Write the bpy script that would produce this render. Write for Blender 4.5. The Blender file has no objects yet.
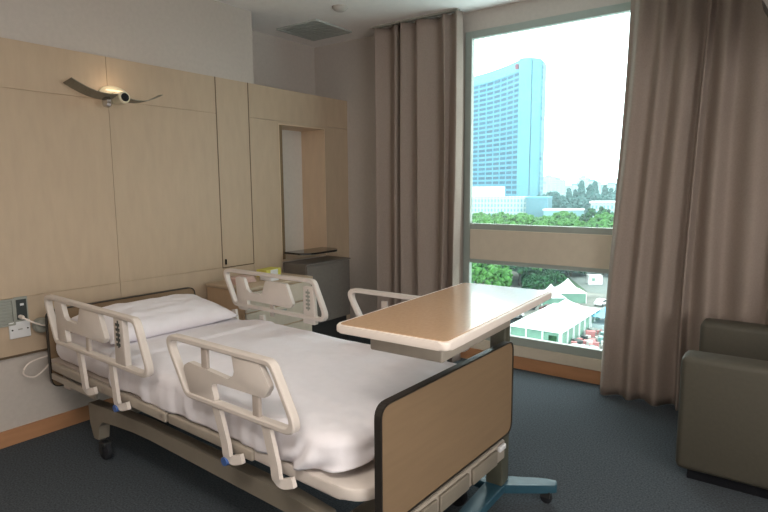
import bpy, bmesh, math, random
from mathutils import Vector, Matrix, noise
R = math.radians
scene = bpy.context.scene
C = bpy.context.scene.collection
random.seed(7)

# ---------------------------------------------------------------- camera
cam_data = bpy.data.cameras.new('camera')
cam = bpy.data.objects.new('camera', cam_data); C.objects.link(cam)
cam_data.sensor_width = 36.0
cam_data.lens = 557.0 / 768.0 * 36.0
cam_data.clip_end = 5000
P_, Y_, K_ = R(7.07), R(36.35), R(-.39)
fw = Vector((-math.sin(Y_)*math.cos(P_), math.cos(Y_)*math.cos(P_), -math.sin(P_)))
r0 = Vector((math.cos(Y_), math.sin(Y_), 0)); u0 = r0.cross(fw)
rt = r0*math.cos(K_) + u0*math.sin(K_); up = -r0*math.sin(K_) + u0*math.cos(K_)
cam.matrix_world = Matrix(((rt.x, up.x, -fw.x, 0), (rt.y, up.y, -fw.y, 0), (rt.z, up.z, -fw.z, 1.4), (0, 0, 0, 1)))
scene.camera = cam

# ---------------------------------------------------------------- exposure, sky, large lights
scene.view_settings.view_transform = 'Standard'
scene.view_settings.look = 'None'
scene.view_settings.exposure = 0.0
scene.view_settings.gamma = 1.0
scene.view_settings.use_curve_mapping = False

world = bpy.data.worlds.new('overcast_sky'); scene.world = world
world.use_nodes = True
wn = world.node_tree; wn.nodes.clear()
wo = wn.nodes.new('ShaderNodeOutputWorld'); bg = wn.nodes.new('ShaderNodeBackground')
tc = wn.nodes.new('ShaderNodeTexCoord'); sx = wn.nodes.new('ShaderNodeSeparateXYZ')
cr = wn.nodes.new('ShaderNodeValToRGB')
cr.color_ramp.elements[0].position = 0.0; cr.color_ramp.elements[0].color = (.80, .97, 1.0, 1)
cr.color_ramp.elements[1].position = 0.35; cr.color_ramp.elements[1].color = (.95, 1.0, 1.0, 1)
wn.links.new(tc.outputs['Generated'], sx.inputs[0]); wn.links.new(sx.outputs['Z'], cr.inputs[0])
wn.links.new(cr.outputs[0], bg.inputs[0]); bg.inputs[1].default_value = 5.6
wn.links.new(bg.outputs[0], wo.inputs[0])

def area(name, loc, rot, sx_, sy_, power, col, portal=False):
    l = bpy.data.lights.new(name, 'AREA'); l.shape = 'RECTANGLE'; l.size = sx_; l.size_y = sy_
    l.energy = power; l.color = col
    if portal: l.cycles.is_portal = True
    o = bpy.data.objects.new(name, l); C.objects.link(o); o.location = loc; o.rotation_euler = rot
    return o
area('window_portal', (-.75, 4.09, 1.38), (R(-90), 0, 0), 2.75, 2.4, 1, (1, 1, 1), True)
# fill light added for the room, housed in made-up ceiling panels out of view
area('ceiling_panel_light', (-.6, -.15, 2.66), (0, 0, 0), 1.15, .55, 34, (1.0, .93, .84))
area('ceiling_panel_light', (.9, .6, 2.66), (0, 0, 0), .55, 1.15, 8, (1.0, .93, .84))
# added fill light, placed at a made-up frosted side window (fill_window) in the right-hand wall, outside the frame
area('side_window_light', (2.12, .45, 1.35), (0, R(103), 0), 1.7, 2.1, 66, (1.0, .975, .93))

# ---------------------------------------------------------------- materials
def lin(c):
    return tuple(((v/255)/12.92 if v/255 <= .04045 else ((v/255+.055)/1.055)**2.4) for v in c)
def mat(name, rgb, rough=.6, noise_amt=.06, scale=30, metal=0, bump=0, bscale=200, spec=.5, stretch=None, coat=0, trans=0):
    m = bpy.data.materials.new(name); m.use_nodes = True
    nt = m.node_tree; b = nt.nodes['Principled BSDF']
    c = lin(rgb)
    t = nt.nodes.new('ShaderNodeTexCoord'); mp = nt.nodes.new('ShaderNodeMapping')
    if stretch: mp.inputs['Scale'].default_value = stretch
    nz = nt.nodes.new('ShaderNodeTexNoise'); nz.inputs['Scale'].default_value = scale; nz.inputs['Detail'].default_value = 4
    rp = nt.nodes.new('ShaderNodeValToRGB')
    rp.color_ramp.elements[0].position = .3; rp.color_ramp.elements[1].position = .7
    rp.color_ramp.elements[0].color = tuple(v*(1-noise_amt) for v in c) + (1,)
    rp.color_ramp.elements[1].color = tuple(min(1, v*(1+noise_amt)) for v in c) + (1,)
    nt.links.new(t.outputs['Object'], mp.inputs[0]); nt.links.new(mp.outputs[0], nz.inputs[0])
    nt.links.new(nz.outputs[0], rp.inputs[0]); nt.links.new(rp.outputs[0], b.inputs['Base Color'])
    b.inputs['Roughness'].default_value = rough; b.inputs['Metallic'].default_value = metal
    b.inputs['Specular IOR Level'].default_value = spec
    if coat: b.inputs['Coat Weight'].default_value = coat
    if bump:
        n2 = nt.nodes.new('ShaderNodeTexNoise'); n2.inputs['Scale'].default_value = bscale; n2.inputs['Detail'].default_value = 3
        bp = nt.nodes.new('ShaderNodeBump'); bp.inputs['Strength'].default_value = bump; bp.inputs['Distance'].default_value = .004
        nt.links.new(mp.outputs[0], n2.inputs[0]); nt.links.new(n2.outputs[0], bp.inputs['Height'])
        nt.links.new(bp.outputs[0], b.inputs['Normal'])
    if trans:
        tr = nt.nodes.new('ShaderNodeBsdfTranslucent'); mx = nt.nodes.new('ShaderNodeMixShader'); mx.inputs[0].default_value = trans
        nt.links.new(rp.outputs[0], tr.inputs[0]); nt.links.new(b.outputs[0], mx.inputs[1]); nt.links.new(tr.outputs[0], mx.inputs[2])
        nt.links.new(mx.outputs[0], nt.nodes['Material Output'].inputs[0])
    return m
def glow(name, rgb, s):
    m = bpy.data.materials.new(name); m.use_nodes = True; b = m.node_tree.nodes['Principled BSDF']
    b.inputs['Emission Color'].default_value = lin(rgb) + (1,); b.inputs['Emission Strength'].default_value = s
    b.inputs['Base Color'].default_value = lin(rgb) + (1,)
    return m
def glass_mat(name, tint=(.93, .98, .97), gl=.05):
    m = bpy.data.materials.new(name); m.use_nodes = True; nt = m.node_tree; nt.nodes.clear()
    o = nt.nodes.new('ShaderNodeOutputMaterial'); t = nt.nodes.new('ShaderNodeBsdfTransparent'); g = nt.nodes.new('ShaderNodeBsdfGlossy')
    x = nt.nodes.new('ShaderNodeMixShader'); t.inputs[0].default_value = tint + (1,); g.inputs['Roughness'].default_value = .02
    x.inputs[0].default_value = gl
    nt.links.new(t.outputs[0], x.inputs[1]); nt.links.new(g.outputs[0], x.inputs[2]); nt.links.new(x.outputs[0], o.inputs[0])
    return m

M = {}
M['plaster'] = mat('plaster', (192, 183, 176), .9, .03, 40, bump=.05)
M['ceiling'] = mat('ceiling_paint', (240, 234, 230), .9, .02, 20)
M['maple'] = mat('maple_laminate', (186, 165, 142), .5, .04, 22, stretch=(1, 1, .25), spec=.35)
M['groove'] = mat('groove_dark', (96, 80, 62), .8, .05)
M['groove_soft'] = mat('groove_soft', (172, 150, 120), .8, .05)
M['niche_grey'] = mat('niche_grey', (214, 208, 200), .6, .03)
M['niche_wood'] = mat('niche_wood', (214, 188, 160), .5, .04, 20, stretch=(1, 1, .25))
M['base_wood'] = mat('baseboard_wood', (176, 128, 92), .5, .08, 12, stretch=(.3, .3, 2))
M['carpet'] = mat('carpet', (80, 86, 92), .95, .4, 120, bump=.9, bscale=350, spec=.1)
M['curtain'] = mat('curtain_cloth', (168, 153, 144), .9, .05, 90, bump=.1, bscale=300, spec=.1, trans=.16)
M['alu'] = mat('window_frame_paint', (158, 166, 160), .4, .03, 20)
M['beige_paint'] = mat('beige_paint', (206, 194, 176), .6, .03, 20)
M['glass'] = glass_mat('window_glass')
M['sheet'] = mat('white_sheet', (240, 236, 242), .9, .015, 30, bump=.12, bscale=220, spec=.15)
M['pillow'] = mat('white_pillowcase', (238, 234, 240), .9, .015, 30, bump=.12, bscale=200, spec=.15)
M['plastic'] = mat('beige_plastic', (212, 202, 195), .42, .02, 20)
M['plastic2'] = mat('darker_beige_plastic', (182, 170, 162), .5, .02, 20)
M['bedsteel'] = mat('beige_painted_steel', (166, 156, 144), .45, .04, 20)
M['basesteel'] = mat('base_painted_steel', (128, 120, 108), .5, .04, 20)
M['darksteel'] = mat('dark_steel', (48, 48, 48), .5, .05, 20)
M['oak'] = mat('footboard_laminate', (134, 111, 86), .45, .05, 18, stretch=(1, .3, 2.5))
M['trim'] = mat('black_edge_trim', (40, 36, 32), .4, .05, 20)
M['rubber'] = mat('black_rubber', (32, 34, 40), .7, .05, 20)
M['bluecap'] = mat('blue_plastic', (66, 98, 158), .4, .05, 20)
M['table_lam'] = mat('table_laminate', (202, 166, 132), .2, .05, 60, stretch=(1.5, 1, 1), spec=.8, coat=.4)
M['cream'] = mat('cream_edge', (232, 220, 212), .4, .02, 20)
M['olive'] = mat('column_paint', (84, 84, 72), .4, .05, 20)
M['teal'] = mat('teal_paint', (44, 80, 96), .4, .05, 20)
M['chair'] = mat('armchair_vinyl', (77, 73, 63), .55, .06, 60, bump=.05, bscale=60)
M['cab_side'] = mat('cabinet_side_wood', (198, 168, 138), .5, .05, 18, stretch=(1, 1, .3))
M['cab_front'] = mat('cabinet_front', (196, 181, 164), .5, .04, 20)
M['boxgrey'] = mat('dark_grey_laminate', (116, 109, 103), .5, .06, 40)
M['black'] = mat('black_plastic', (26, 26, 30), .25, .05, 20)
M['chrome'] = mat('chrome', (200, 200, 200), .15, .02, 20, metal=1)
M['lampmetal'] = mat('lamp_grey_metal', (128, 124, 112), .45, .1, 120, metal=.5)
M['lampcream'] = mat('lamp_cream_enamel', (214, 206, 180), .4, .02, 20)
M['white'] = mat('white_plastic', (222, 222, 224), .4, .02, 20)
M['greyplate'] = mat('grey_plate', (150, 152, 144), .5, .04, 20)
M['navyplate'] = mat('charcoal_plate', (52, 58, 58), .4, .05, 20)
M['yellow'] = mat('yellow_card', (212, 204, 96), .6, .04, 20)
M['redcloth'] = mat('pinkish_cloth', (206, 176, 166), .8, .1, 60)
M['vent'] = mat('vent_grey', (184, 188, 184), .6, .03, 20)
M['glassblack'] = mat('smoked_glass', (24, 26, 28), .08, .02, 20, spec=.8)
M['lightpanel'] = glow('light_panel', (255, 244, 226), 1.5)  # glow of the added ceiling fill panels
M['frost'] = glow('frosted_daylit_glass', (255, 252, 244), 1.6)  # glowing pane of the added side window
M['bulb'] = glow('lamp_bulb', (255, 224, 190), .8)

# ---------------------------------------------------------------- mesh helpers
class MB:
    def __init__(s): s.bm = bmesh.new()
    def box(s, x0, y0, z0, x1, y1, z1, rz=0, bevel=0):
        vs = []
        b = s.bm
        co = [(x0, y0, z0), (x1, y0, z0), (x1, y1, z0), (x0, y1, z0), (x0, y0, z1), (x1, y0, z1), (x1, y1, z1), (x0, y1, z1)]
        if rz:
            cx, cy = (x0+x1)/2, (y0+y1)/2; c_, s_ = math.cos(rz), math.sin(rz)
            co = [(cx+(x-cx)*c_-(y-cy)*s_, cy+(x-cx)*s_+(y-cy)*c_, z) for x, y, z in co]
        vs = [b.verts.new(v) for v in co]
        fs = [b.faces.new([vs[i] for i in f]) for f in ((0, 3, 2, 1), (4, 5, 6, 7), (0, 1, 5, 4), (1, 2, 6, 5), (2, 3, 7, 6), (3, 0, 4, 7))]
        if bevel:
            es = list({e for f in fs for e in f.edges})
            bmesh.ops.bevel(b, geom=es, offset=bevel, segments=3, profile=.5, affect='EDGES')
        return s
    def prism(s, pts, axis, a, c, bevel=0):
        # polygon pts extruded along axis from a to c; for 'x' pts are (y,z), 'y' (x,z), 'z' (x,y)
        b = s.bm
        f3 = {'x': lambda p, t: (t, p[0], p[1]), 'y': lambda p, t: (p[0], t, p[1]), 'z': lambda p, t: (p[0], p[1], t)}[axis]
        A = [b.verts.new(f3(p, a)) for p in pts]; B = [b.verts.new(f3(p, c)) for p in pts]
        n = len(pts); fs = [b.faces.new(A), b.faces.new(B[::-1])]
        for i in range(n): fs.append(b.faces.new((A[i], B[i], B[(i+1) % n], A[(i+1) % n])))
        if bevel:
            es = [e for e in set(fs[0].edges) | set(fs[1].edges)]
            bmesh.ops.bevel(b, geom=es, offset=bevel, segments=2, profile=.5, affect='EDGES')
        bmesh.ops.recalc_face_normals(b, faces=b.faces[:])
        return s
    def ring(s, outer, inner, axis, a, c):
        b = s.bm
        f3 = {'x': lambda p, t: (t, p[0], p[1]), 'y': lambda p, t: (p[0], t, p[1]), 'z': lambda p, t: (p[0], p[1], t)}[axis]
        n = len(outer)
        V = [[b.verts.new(f3(p, t)) for p in L] for L in (outer, inner) for t in (a, c)]
        oa, oc, ia, ic = V
        for i in range(n):
            j = (i+1) % n
            for q in ((oa[i], oa[j], oc[j], oc[i]), (ia[i], ic[i], ic[j], ia[j]), (oa[i], ia[i], ia[j], oa[j]), (oc[i], oc[j], ic[j], ic[i])): b.faces.new(q)
        bmesh.ops.recalc_face_normals(b, faces=b.faces[:])
        return s
    def tube(s, pts, r, seg=10, flat=1.0):
        b = s.bm; pts = [Vector(p) for p in pts]; rings = []
        up_ = Vector((0, 0, 1))
        for i, p in enumerate(pts):
            d = (pts[min(i+1, len(pts)-1)] - pts[max(i-1, 0)]).normalized()
            ref = up_ if abs(d.dot(up_)) < .95 else Vector((0, 1, 0))
            n = d.cross(ref).normalized(); m = n.cross(d)
            rr = r[i] if isinstance(r, (list, tuple)) else r
            rings.append([b.verts.new(p + n*math.cos(2*math.pi*k/seg)*rr + m*math.sin(2*math.pi*k/seg)*rr*flat) for k in range(seg)])
        for i in range(len(rings)-1):
            for k in range(seg): b.faces.new((rings[i][k], rings[i][(k+1) % seg], rings[i+1][(k+1) % seg], rings[i+1][k]))
        b.faces.new(rings[0][::-1]); b.faces.new(rings[-1])
        bmesh.ops.recalc_face_normals(b, faces=b.faces[:])
        return s
    def lathe(s, prof, loc=(0, 0, 0), axis='z', seg=24):
        b = s.bm; rings = []
        for r, t in prof:
            ring = []
            for k in range(seg):
                a = 2*math.pi*k/seg; u, v = r*math.cos(a), r*math.sin(a)
                q = {'z': (u, v, t), 'x': (t, u, v), 'y': (u, t, v)}[axis]
                ring.append(b.verts.new((q[0]+loc[0], q[1]+loc[1], q[2]+loc[2])))
            rings.append(ring)
        for i in range(len(rings)-1):
            for k in range(seg): b.faces.new((rings[i][k], rings[i][(k+1) % seg], rings[i+1][(k+1) % seg], rings[i+1][k]))
        b.faces.new(rings[0][::-1]); b.faces.new(rings[-1])
        bmesh.ops.recalc_face_normals(b, faces=b.faces[:])
        return s
    def build(s, name, material, parent=None, smooth=False, loc=None):
        me = bpy.data.meshes.new(name); s.bm.to_mesh(me); s.bm.free()
        o = bpy.data.objects.new(name, me); C.objects.link(o)
        for m in (material if isinstance(material, (list, tuple)) else [material]): me.materials.append(m)
        if smooth:
            for p in me.polygons: p.use_smooth = True
            try: me.set_sharp_from_angle(angle=R(40))
            except Exception: pass
        if parent: o.parent = parent
        if loc: o.location = loc
        return o
def fillet(pts, rad, n=6):
    out = []; N = len(pts)
    for i in range(N):
        p = Vector(pts[i]); a = Vector(pts[i-1]); c = Vector(pts[(i+1) % N])
        r = rad[i] if isinstance(rad, (list, tuple)) else rad
        if r <= 0: out.append(tuple(p)); continue
        da = (a-p).normalized(); dc = (c-p).normalized()
        half = da.angle(dc)/2
        t = min(r/math.tan(half), (a-p).length*.49, (c-p).length*.49)
        s_ = p+da*t; e_ = p+dc*t
        for k in range(n+1):
            u = k/n; out.append(tuple((1-u)**2*s_ + 2*u*(1-u)*p + u*u*e_))
    return out
def inset(pts, w):
    N = len(pts); area2 = sum(pts[i-1][0]*pts[i][1]-pts[i][0]*pts[i-1][1] for i in range(N)); sg = 1 if area2 > 0 else -1
    out = []
    for i in range(N):
        p = Vector(pts[i]); a = Vector(pts[i-1]); c = Vector(pts[(i+1) % N])
        d1 = (p-a).normalized(); d2 = (c-p).normalized()
        n1 = Vector((-d1.y, d1.x))*sg; n2 = Vector((-d2.y, d2.x))*sg
        k = (n1+n2); k = k/max(k.dot(k)/2, 1e-6) if k.length > 1e-6 else n1
        out.append(tuple(p + k*w))
    return out
def rrect(x0, y0, x1, y1, r, n=6): return fillet([(x0, y0), (x1, y0), (x1, y1), (x0, y1)], r, n)

def thing(name, label, cat, loc=(0, 0, 0), rz=0, group=None):
    o = bpy.data.objects.new(name, None); C.objects.link(o); o.empty_display_size = .1
    o.location = loc; o.rotation_euler = (0, 0, rz); o['label'] = label; o['category'] = cat
    if group: o['group'] = group
    return o
def tag(o, label, cat, group=None, kind=None):
    o['label'] = label; o['category'] = cat
    if group: o['group'] = group
    if kind: o['kind'] = kind
    return o
def struct(o): o['kind'] = 'structure'; return o
def sthing(name):
    o = bpy.data.objects.new(name, None); C.objects.link(o); o['kind'] = 'structure'; return o
def dup(root, loc=None, rz=None, label=None, group=None, scale=None):
    r = root.copy(); C.objects.link(r)
    if loc is not None: r.location = loc
    if rz is not None: r.rotation_euler = (0, 0, rz)
    if scale is not None: r.scale = scale
    if label: r['label'] = label
    if group: r['group'] = group
    for ch in list(root.children):
        c = ch.copy(); C.objects.link(c); c.parent = r
        for g in ch.children:
            d = g.copy(); C.objects.link(d); d.parent = c
    return r

# ---------------------------------------------------------------- room shell
XW, YW, ZC = -3.385, 3.971, 2.716
struct(MB().box(-4.0, -1.6, -.1, 2.4, 4.05, 0).build('floor', M['carpet']))
struct(MB().box(-4.0, -1.6, ZC, 2.4, 4.2, ZC+.1).build('ceiling', M['ceiling']))
w = MB(); XL = -3.40
w.box(-4, -1.5, 0, XL, 2.954, ZC)
w.box(-4, 2.954, 0, XL, 3.18, 2.187); w.box(-4, 3.73, 0, XL, 4.1, 2.187)
w.box(-4, 3.18, 0, XL, 3.73, .79); w.box(-4, 3.18, 1.912, XL, 3.73, 2.187)
w.box(-4, 3.18, .79, -3.675, 3.73, 1.912); w.box(-4, 2.954, 2.187, -3.78, 4.1, ZC)
struct(w.build('wall_left', M['plaster']))
w = MB(); WX0, WX1, WZ0, WZ1 = -2.125, .62, .183, 2.571
YL = 4.045
w.box(-4, YL, -.1, -2.3, YL+.05, ZC); w.box(-2.3, YW, -.1, WX0, YW+.045, ZC).box(-2.3, YW+.045, -.1, -2.25, YL+.05, ZC); w.box(WX1, YW, -.1, 2.4, YW+.045, ZC)
w.box(WX0, YW, -.1, WX1, YW+.045, WZ0-.02); w.box(WX0, YW, WZ1, WX1, YW+.045, ZC)
struct(w.build('wall_window', M['plaster']))
w = MB(); w.box(2.2, -1.5, 0, 2.4, -.65, ZC).box(2.2, 1.55, 0, 2.4, YW, ZC).box(2.2, -.65, 0, 2.4, 1.55, .45).box(2.2, -.65, 2.25, 2.4, 1.55, ZC)
struct(w.build('wall_right', M['plaster']))
w2 = sthing('window_2'); w2.location = (2.2, .45, 1.35)  # made-up window out of view, added to carry the fill light
struct(MB().ring(rrect(-1.1, -.9, 1.1, .9, .005, 1), rrect(-1.03, -.83, 1.03, .83, .005, 1), 'x', .0, .08).build('window_frame', M['alu'], w2))
struct(MB().box(.03, -1.03, -.83, .04, 1.03, .83).build('window_pane', M['frost'], w2))
struct(MB().box(-4, -1.7, 0, 2.4, -1.5, ZC).build('wall_back', M['plaster']))
struct(MB().box(XL, -1.5, 0, XW, 3.10, .09, bevel=.003).build('baseboard_left', M['base_wood']))
struct(MB().box(-2.3, YW-.016, 0, 2.2, YW, .097, bevel=.003).build('baseboard_window', M['base_wood']))
struct(MB().box(WX0, YW-.02, .099, WX1, YW+.02, WZ0, bevel=.004).build('trim_1', M['beige_paint']))

# wood panelling on the headboard wall
YL = 4.045
wp = thing('wall_panel', 'pale maple wall panelling behind the bed with thin seams', 'wall panel', (XL, 0, 0))
p = MB(); t = XW-XL
SE = [-1.5, -.1, .85, 1.80, 2.584, 2.88]; g = .0013
def board(y0, y1, z0, z1, name='board', mt='maple'): return MB().box(0, y0+g, z0+g, t, y1-g, z1-g).build(name, M[mt], wp)
for a, b_ in zip(SE[:-2], SE[1:-1]):
    board(a, b_, .498, .815); board(a, b_, .815, 1.931); board(a, b_, 1.931, 2.187)
board(2.584, 2.88, .498, .812)
cd = MB().box(0, 2.584+.004, .812+.004, t, 2.88-.004, 2.187-g).build('cupboard_door', M['maple'], wp)
MB().box(t, 2.605, .835, t+.012, 2.615, .875, bevel=.002).build('door_handle', M['black'], cd)
board(2.88, 3.1825, .498, 1.931); board(2.88, YL-.002, 1.931, 2.187)
board(3.7275, YL-.002, .1, 1.931); MB().box(0, 3.18, 1.912, t, 3.73, 1.931).build('board', M['maple'], wp)
MB().box(0, -1.5, .498, t-.006, 2.95, 2.186).build('seam_backing', M['groove_soft'], wp)
for yy in (2.584, 2.88): MB().box(t-.004, yy-.004, .812, t+.0005, yy+.004, 2.186).build('door_gap', M['groove'], wp)
MB().box(t-.004, 2.584, .808, t+.0005, 2.88, .816).build('door_gap', M['groove'], wp)
MB().box(t-.004, -1.5, .488, t+.003, 3.1, .5).build('lower_edge_strip', M['groove'], wp)
ln = MB(); ln.box(-.27, 3.722, .79, t, 3.7299, 1.912).box(-.27, 3.1801, .79, t, 3.188, 1.912).box(-.27, 3.188, 1.904, t, 3.722, 1.9119)
ln.build('niche_lining', M['niche_wood'], wp)
MB().box(-.274, 3.188, .79, -.266, 3.722, 1.904).build('niche_back', M['niche_grey'], wp)
frm = MB().box(-.03, 3.1885, .806, .001, 3.232, 1.904).build('niche_edge_strip', mat('dark_wood_strip', (120, 98, 70), .5), wp)  # dark brown strip down the left front edge of the niche
MB().box(-.27, 3.188, .790, .012, 3.722, .806).build('niche_floor', M['maple'], wp)
sh = fillet([(0, .06), (.46, .06), (.46, -.12), (.38, -.22), (.08, -.22), (0, -.14)], [0, 0, .03, .08, .08, .03])
o = MB().prism([(-3.31-(-.0)+(-.0)+(-p_[1])*.9-.0, 3.185+p_[0]) for p_ in sh], 'z', .858, .874, bevel=.003).build('shelf', M['glassblack'])
tag(o, 'rounded black glass shelf jutting out of the wall niche', 'shelf')

# recessed ceiling bits
vt = thing('ceiling_vent', 'square grey ceiling air vent near the left recess', 'vent', (-3.36, 3.6, ZC))
fr = MB(); fr.ring(rrect(-.225, -.225, .225, .225, .004, 1), rrect(-.195, -.195, .195, .195, .004, 1), 'z', -.012, 0)
fr.build('frame', M['vent'], vt)
MB().box(-.195, -.195, -.004, .195, .195, -.001).build('backing', M['vent'], vt)
for i in range(9):
    MB().box(-.19, -.19+i*.043, -.011, .19, -.165+i*.043, -.007).build('slat', M['vent'], vt)
o = MB().lathe([(.0, ZC-.03), (.03, ZC-.03), (.045, ZC-.022), (.06, ZC-.008), (.06, ZC)], (-2.795, 3.273, 0)).build('smoke_detector', M['plaster'], smooth=True)
tag(o, 'small round white smoke detector on the ceiling', 'smoke detector')
for i, (x, y, a, b_) in enumerate([(-.6, -.15, .6, .3), (.9, .6, .3, .6)]):  # unseen fixtures added to house the ceiling fill light
    cl = thing('ceiling_light', ['wide recessed ceiling light panel towards the back wall', 'narrow recessed ceiling light panel near the right wall'][i], 'ceiling light', (x, y, ZC))
    MB().ring(rrect(-a-.03, -b_-.03, a+.03, b_+.03, .01, 1), rrect(-a, -b_, a, b_, .01, 1), 'z', -.03, 0).build('frame', M['white'], cl)
    MB().box(-a, -b_, -.02, a, b_, -.008).build('diffuser', M['lightpanel'], cl)

# ---------------------------------------------------------------- window
wd = sthing('window_1'); wd.location = (0, YW, 0)
f = MB()
def member(f, x0, z0, x1, z1, y0=-.012, y1=.032): f.box(x0, y0, z0, x1, y1, z1, bevel=.004)
member(f, WX0+.001, WZ0, WX0+.058, WZ1-.001); member(f, WX1-.058, WZ0, WX1-.001, WZ1-.001)
member(f, WX0+.058, WZ1-.056, WX1-.058, WZ1-.001)
member(f, WX0+.058, WZ0, WX1-.058, .249)
member(f, WX0+.058, 1.062, WX1-.058, 1.11, -.006, .032); member(f, WX0+.058, .795, WX1-.058, .83, -.006, .032)
fo = f.build('window_frame', M['alu'], wd); struct(fo)
f = MB(); f.box(WX0+.062, -.016, .828, WX1-.062, .05, 1.064, bevel=.004); struct(f.build('window_spandrel', M['beige_paint'], wd))
f = MB(); f.box(WX0+.05, .012, .24, WX1-.05, .018, .80); struct(f.build('window_pane', M['glass'], wd))
f = MB(); f.box(WX0+.05, .012, 1.10, WX1-.05, .018, WZ1-.05); struct(f.build('window_pane', M['glass'], wd))
for x0_, x1_, lb in ((-2.92, -2.12, 'short curtain track on the ceiling above the left curtain'), (-.88, 1.4, 'curtain track on the ceiling above the right curtain')):
    o = MB().box(x0_, 3.825, ZC-.014, x1_, 3.865, ZC, bevel=.003).build('curtain_track', M['greyplate'])
    tag(o, lb, 'curtain track')

# ---------------------------------------------------------------- curtains
def curtain(name, x0b, x1b, x0t, x1t, yc, amp, nf, seed, label, ztop=ZC-.02, zbot=.004, nu=420, nv=40):
    rnd = random.Random(seed); bm = bmesh.new()
    ph = []; u = 0
    # irregular folds: cumulative phase
    knots = [0]
    while knots[-1] < nf*2: knots.append(knots[-1] + 1)
    wds = [rnd.choice((.3, .45, .6, 1.0, 1.5, 2.0)) for _ in knots[1:]]; tot = sum(wds); acc = [0]
    for w_ in wds: acc.append(acc[-1]+w_/tot)
    amps = [rnd.uniform(.45, 1.0) for _ in knots]
    def prof(u, v):
        i = 0
        while i < len(acc)-2 and u > acc[i+1]: i += 1
        t_ = (u-acc[i])/(acc[i+1]-acc[i]); s_ = 1 if i % 2 else -1
        e = .5-.5*math.cos(math.pi*t_)
        return s_*(-amps[i]+(amps[i]+amps[i+1])*e)
    rows = []
    for j in range(nv+1):
        v = j/nv; z = ztop+(zbot-ztop)*v; row = []
        for i in range(nu+1):
            u = i/nu
            uu = min(1, max(0, u + .010*math.sin(v*3+u*9+seed)))
            xa = x0t+(x0b-x0t)*v; xb = x1t+(x1b-x1t)*v
            a = amp*(.75+.25*v)
            x = xa+(xb-xa)*u + .012*noise.noise((u*14, v*2, seed))
            y = yc + a*prof(uu, v) + .02*noise.noise((u*10, v*1.6, seed+5)) 
            row.append(bm.verts.new((x, y, z)))
        rows.append(row)
    for j in range(nv):
        for i in range(nu): bm.faces.new((rows[j][i], rows[j+1][i], rows[j+1][i+1], rows[j][i+1]))
    me = bpy.data.meshes.new(name); bm.to_mesh(me); bm.free(); me.materials.append(M['curtain'])
    for p_ in me.polygons: p_.use_smooth = True
    o = bpy.data.objects.new(name, me); C.objects.link(o)
    md = o.modifiers.new('thickness', 'SOLIDIFY'); md.thickness = .003
    return tag(o, label, 'curtain')
curtain('curtain', -2.91, -2.10, -2.925, -2.10, 3.85, .062, 6, 3, 'gathered beige full-length curtain left of the window')
curtain('curtain', -.985, 1.3, -.90, 1.3, 3.80, .062, 17, 11, 'gathered beige full-length curtain right of the window, behind the armchair')

# ---------------------------------------------------------------- wall lamp
lamp = thing('wall_lamp', 'wall-mounted metal uplighter lamp with two curved wings above the bed', 'lamp', (XW, 1.80, 1.93))
MB().lathe([(.0, .0), (.075, 0), (.072, .015), (.05, .03), (0, .032)], (0, 0, 0), 'x').build('wall_plate', M['lampcream'], lamp, True)
wpl = lamp.children[0]; wpl.location = (0, .03, .035); wpl.scale = (1, 1.25, .72)
MB().tube([(.02, 0, .02), (.07, 0, .02), (.12, 0, .0)], .016).build('arm', M['lampmetal'], lamp, True)
def wing(s_, L, w0, w1, rise, th=.004):
    m = MB(); n = 14; rows = []
    for i in range(n+1):
        u = i/n; y = s_*(.035+L*u); z = -.012+rise*u**1.7 - .012*math.sin(u*math.pi); hw = (w0+(w1-w0)*u)/2; xc = .14
        rows.append([m.bm.verts.new((xc+sgn*hw, y, z+dz + (.018 if sgn > 0 else 0)*(1-u)*.4 + (.016 if sgn > 0 and s_ < 0 else 0))) for dz in (0, th) for sgn in (-1, 1)])
    for i in range(n):
        a, b_ = rows[i], rows[i+1]
        for q in ((0, 1), (1, 3), (3, 2), (2, 0)): m.bm.faces.new((a[q[0]], a[q[1]], b_[q[1]], b_[q[0]]))
    m.bm.faces.new((rows[0][0], rows[0][1], rows[0][3], rows[0][2])); m.bm.faces.new((rows[-1][0], rows[-1][2], rows[-1][3], rows[-1][1]))
    bmesh.ops.recalc_face_normals(m.bm, faces=m.bm.faces[:])
    return m
wing(-1, .26, .09, .10, .062).build('wing', M['lampmetal'], lamp, True)
wing(1, .225, .09, .055, .058).build('wing', M['lampmetal'], lamp, True)
MB().lathe([(.028, -.05), (.034, -.045), (.034, .045), (.028, .05)], (.14, 0, .0), 'x').build('lamp_head', M['lampcream'], lamp, True)
MB().lathe([(.0, .0), (.024, 0), (.024, .004), (0, .005)], (.188, 0, .0), 'x').build('lamp_cap', M['black'], lamp, True)
MB().lathe([(.012, -.03), (.03, -.022), (.034, 0), (.02, .016)], (.13, -.07, -.03), 'y').build('reflector', M['chrome'], lamp, True)
MB().lathe([(.004, -.06), (.006, -.05), (.006, .05), (.004, .06)], (.09, .0, .045), 'y', 10).build('bulb', M['bulb'], lamp, True)
pl = bpy.data.lights.new('lamp_glow', 'POINT'); pl.energy = .3; pl.color = (1, .75, .5); pl.shadow_soft_size = .05
po = bpy.data.objects.new('lamp_glow', pl); C.objects.link(po); po.location = (XW+.10, 1.80, 2.02)

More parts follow.
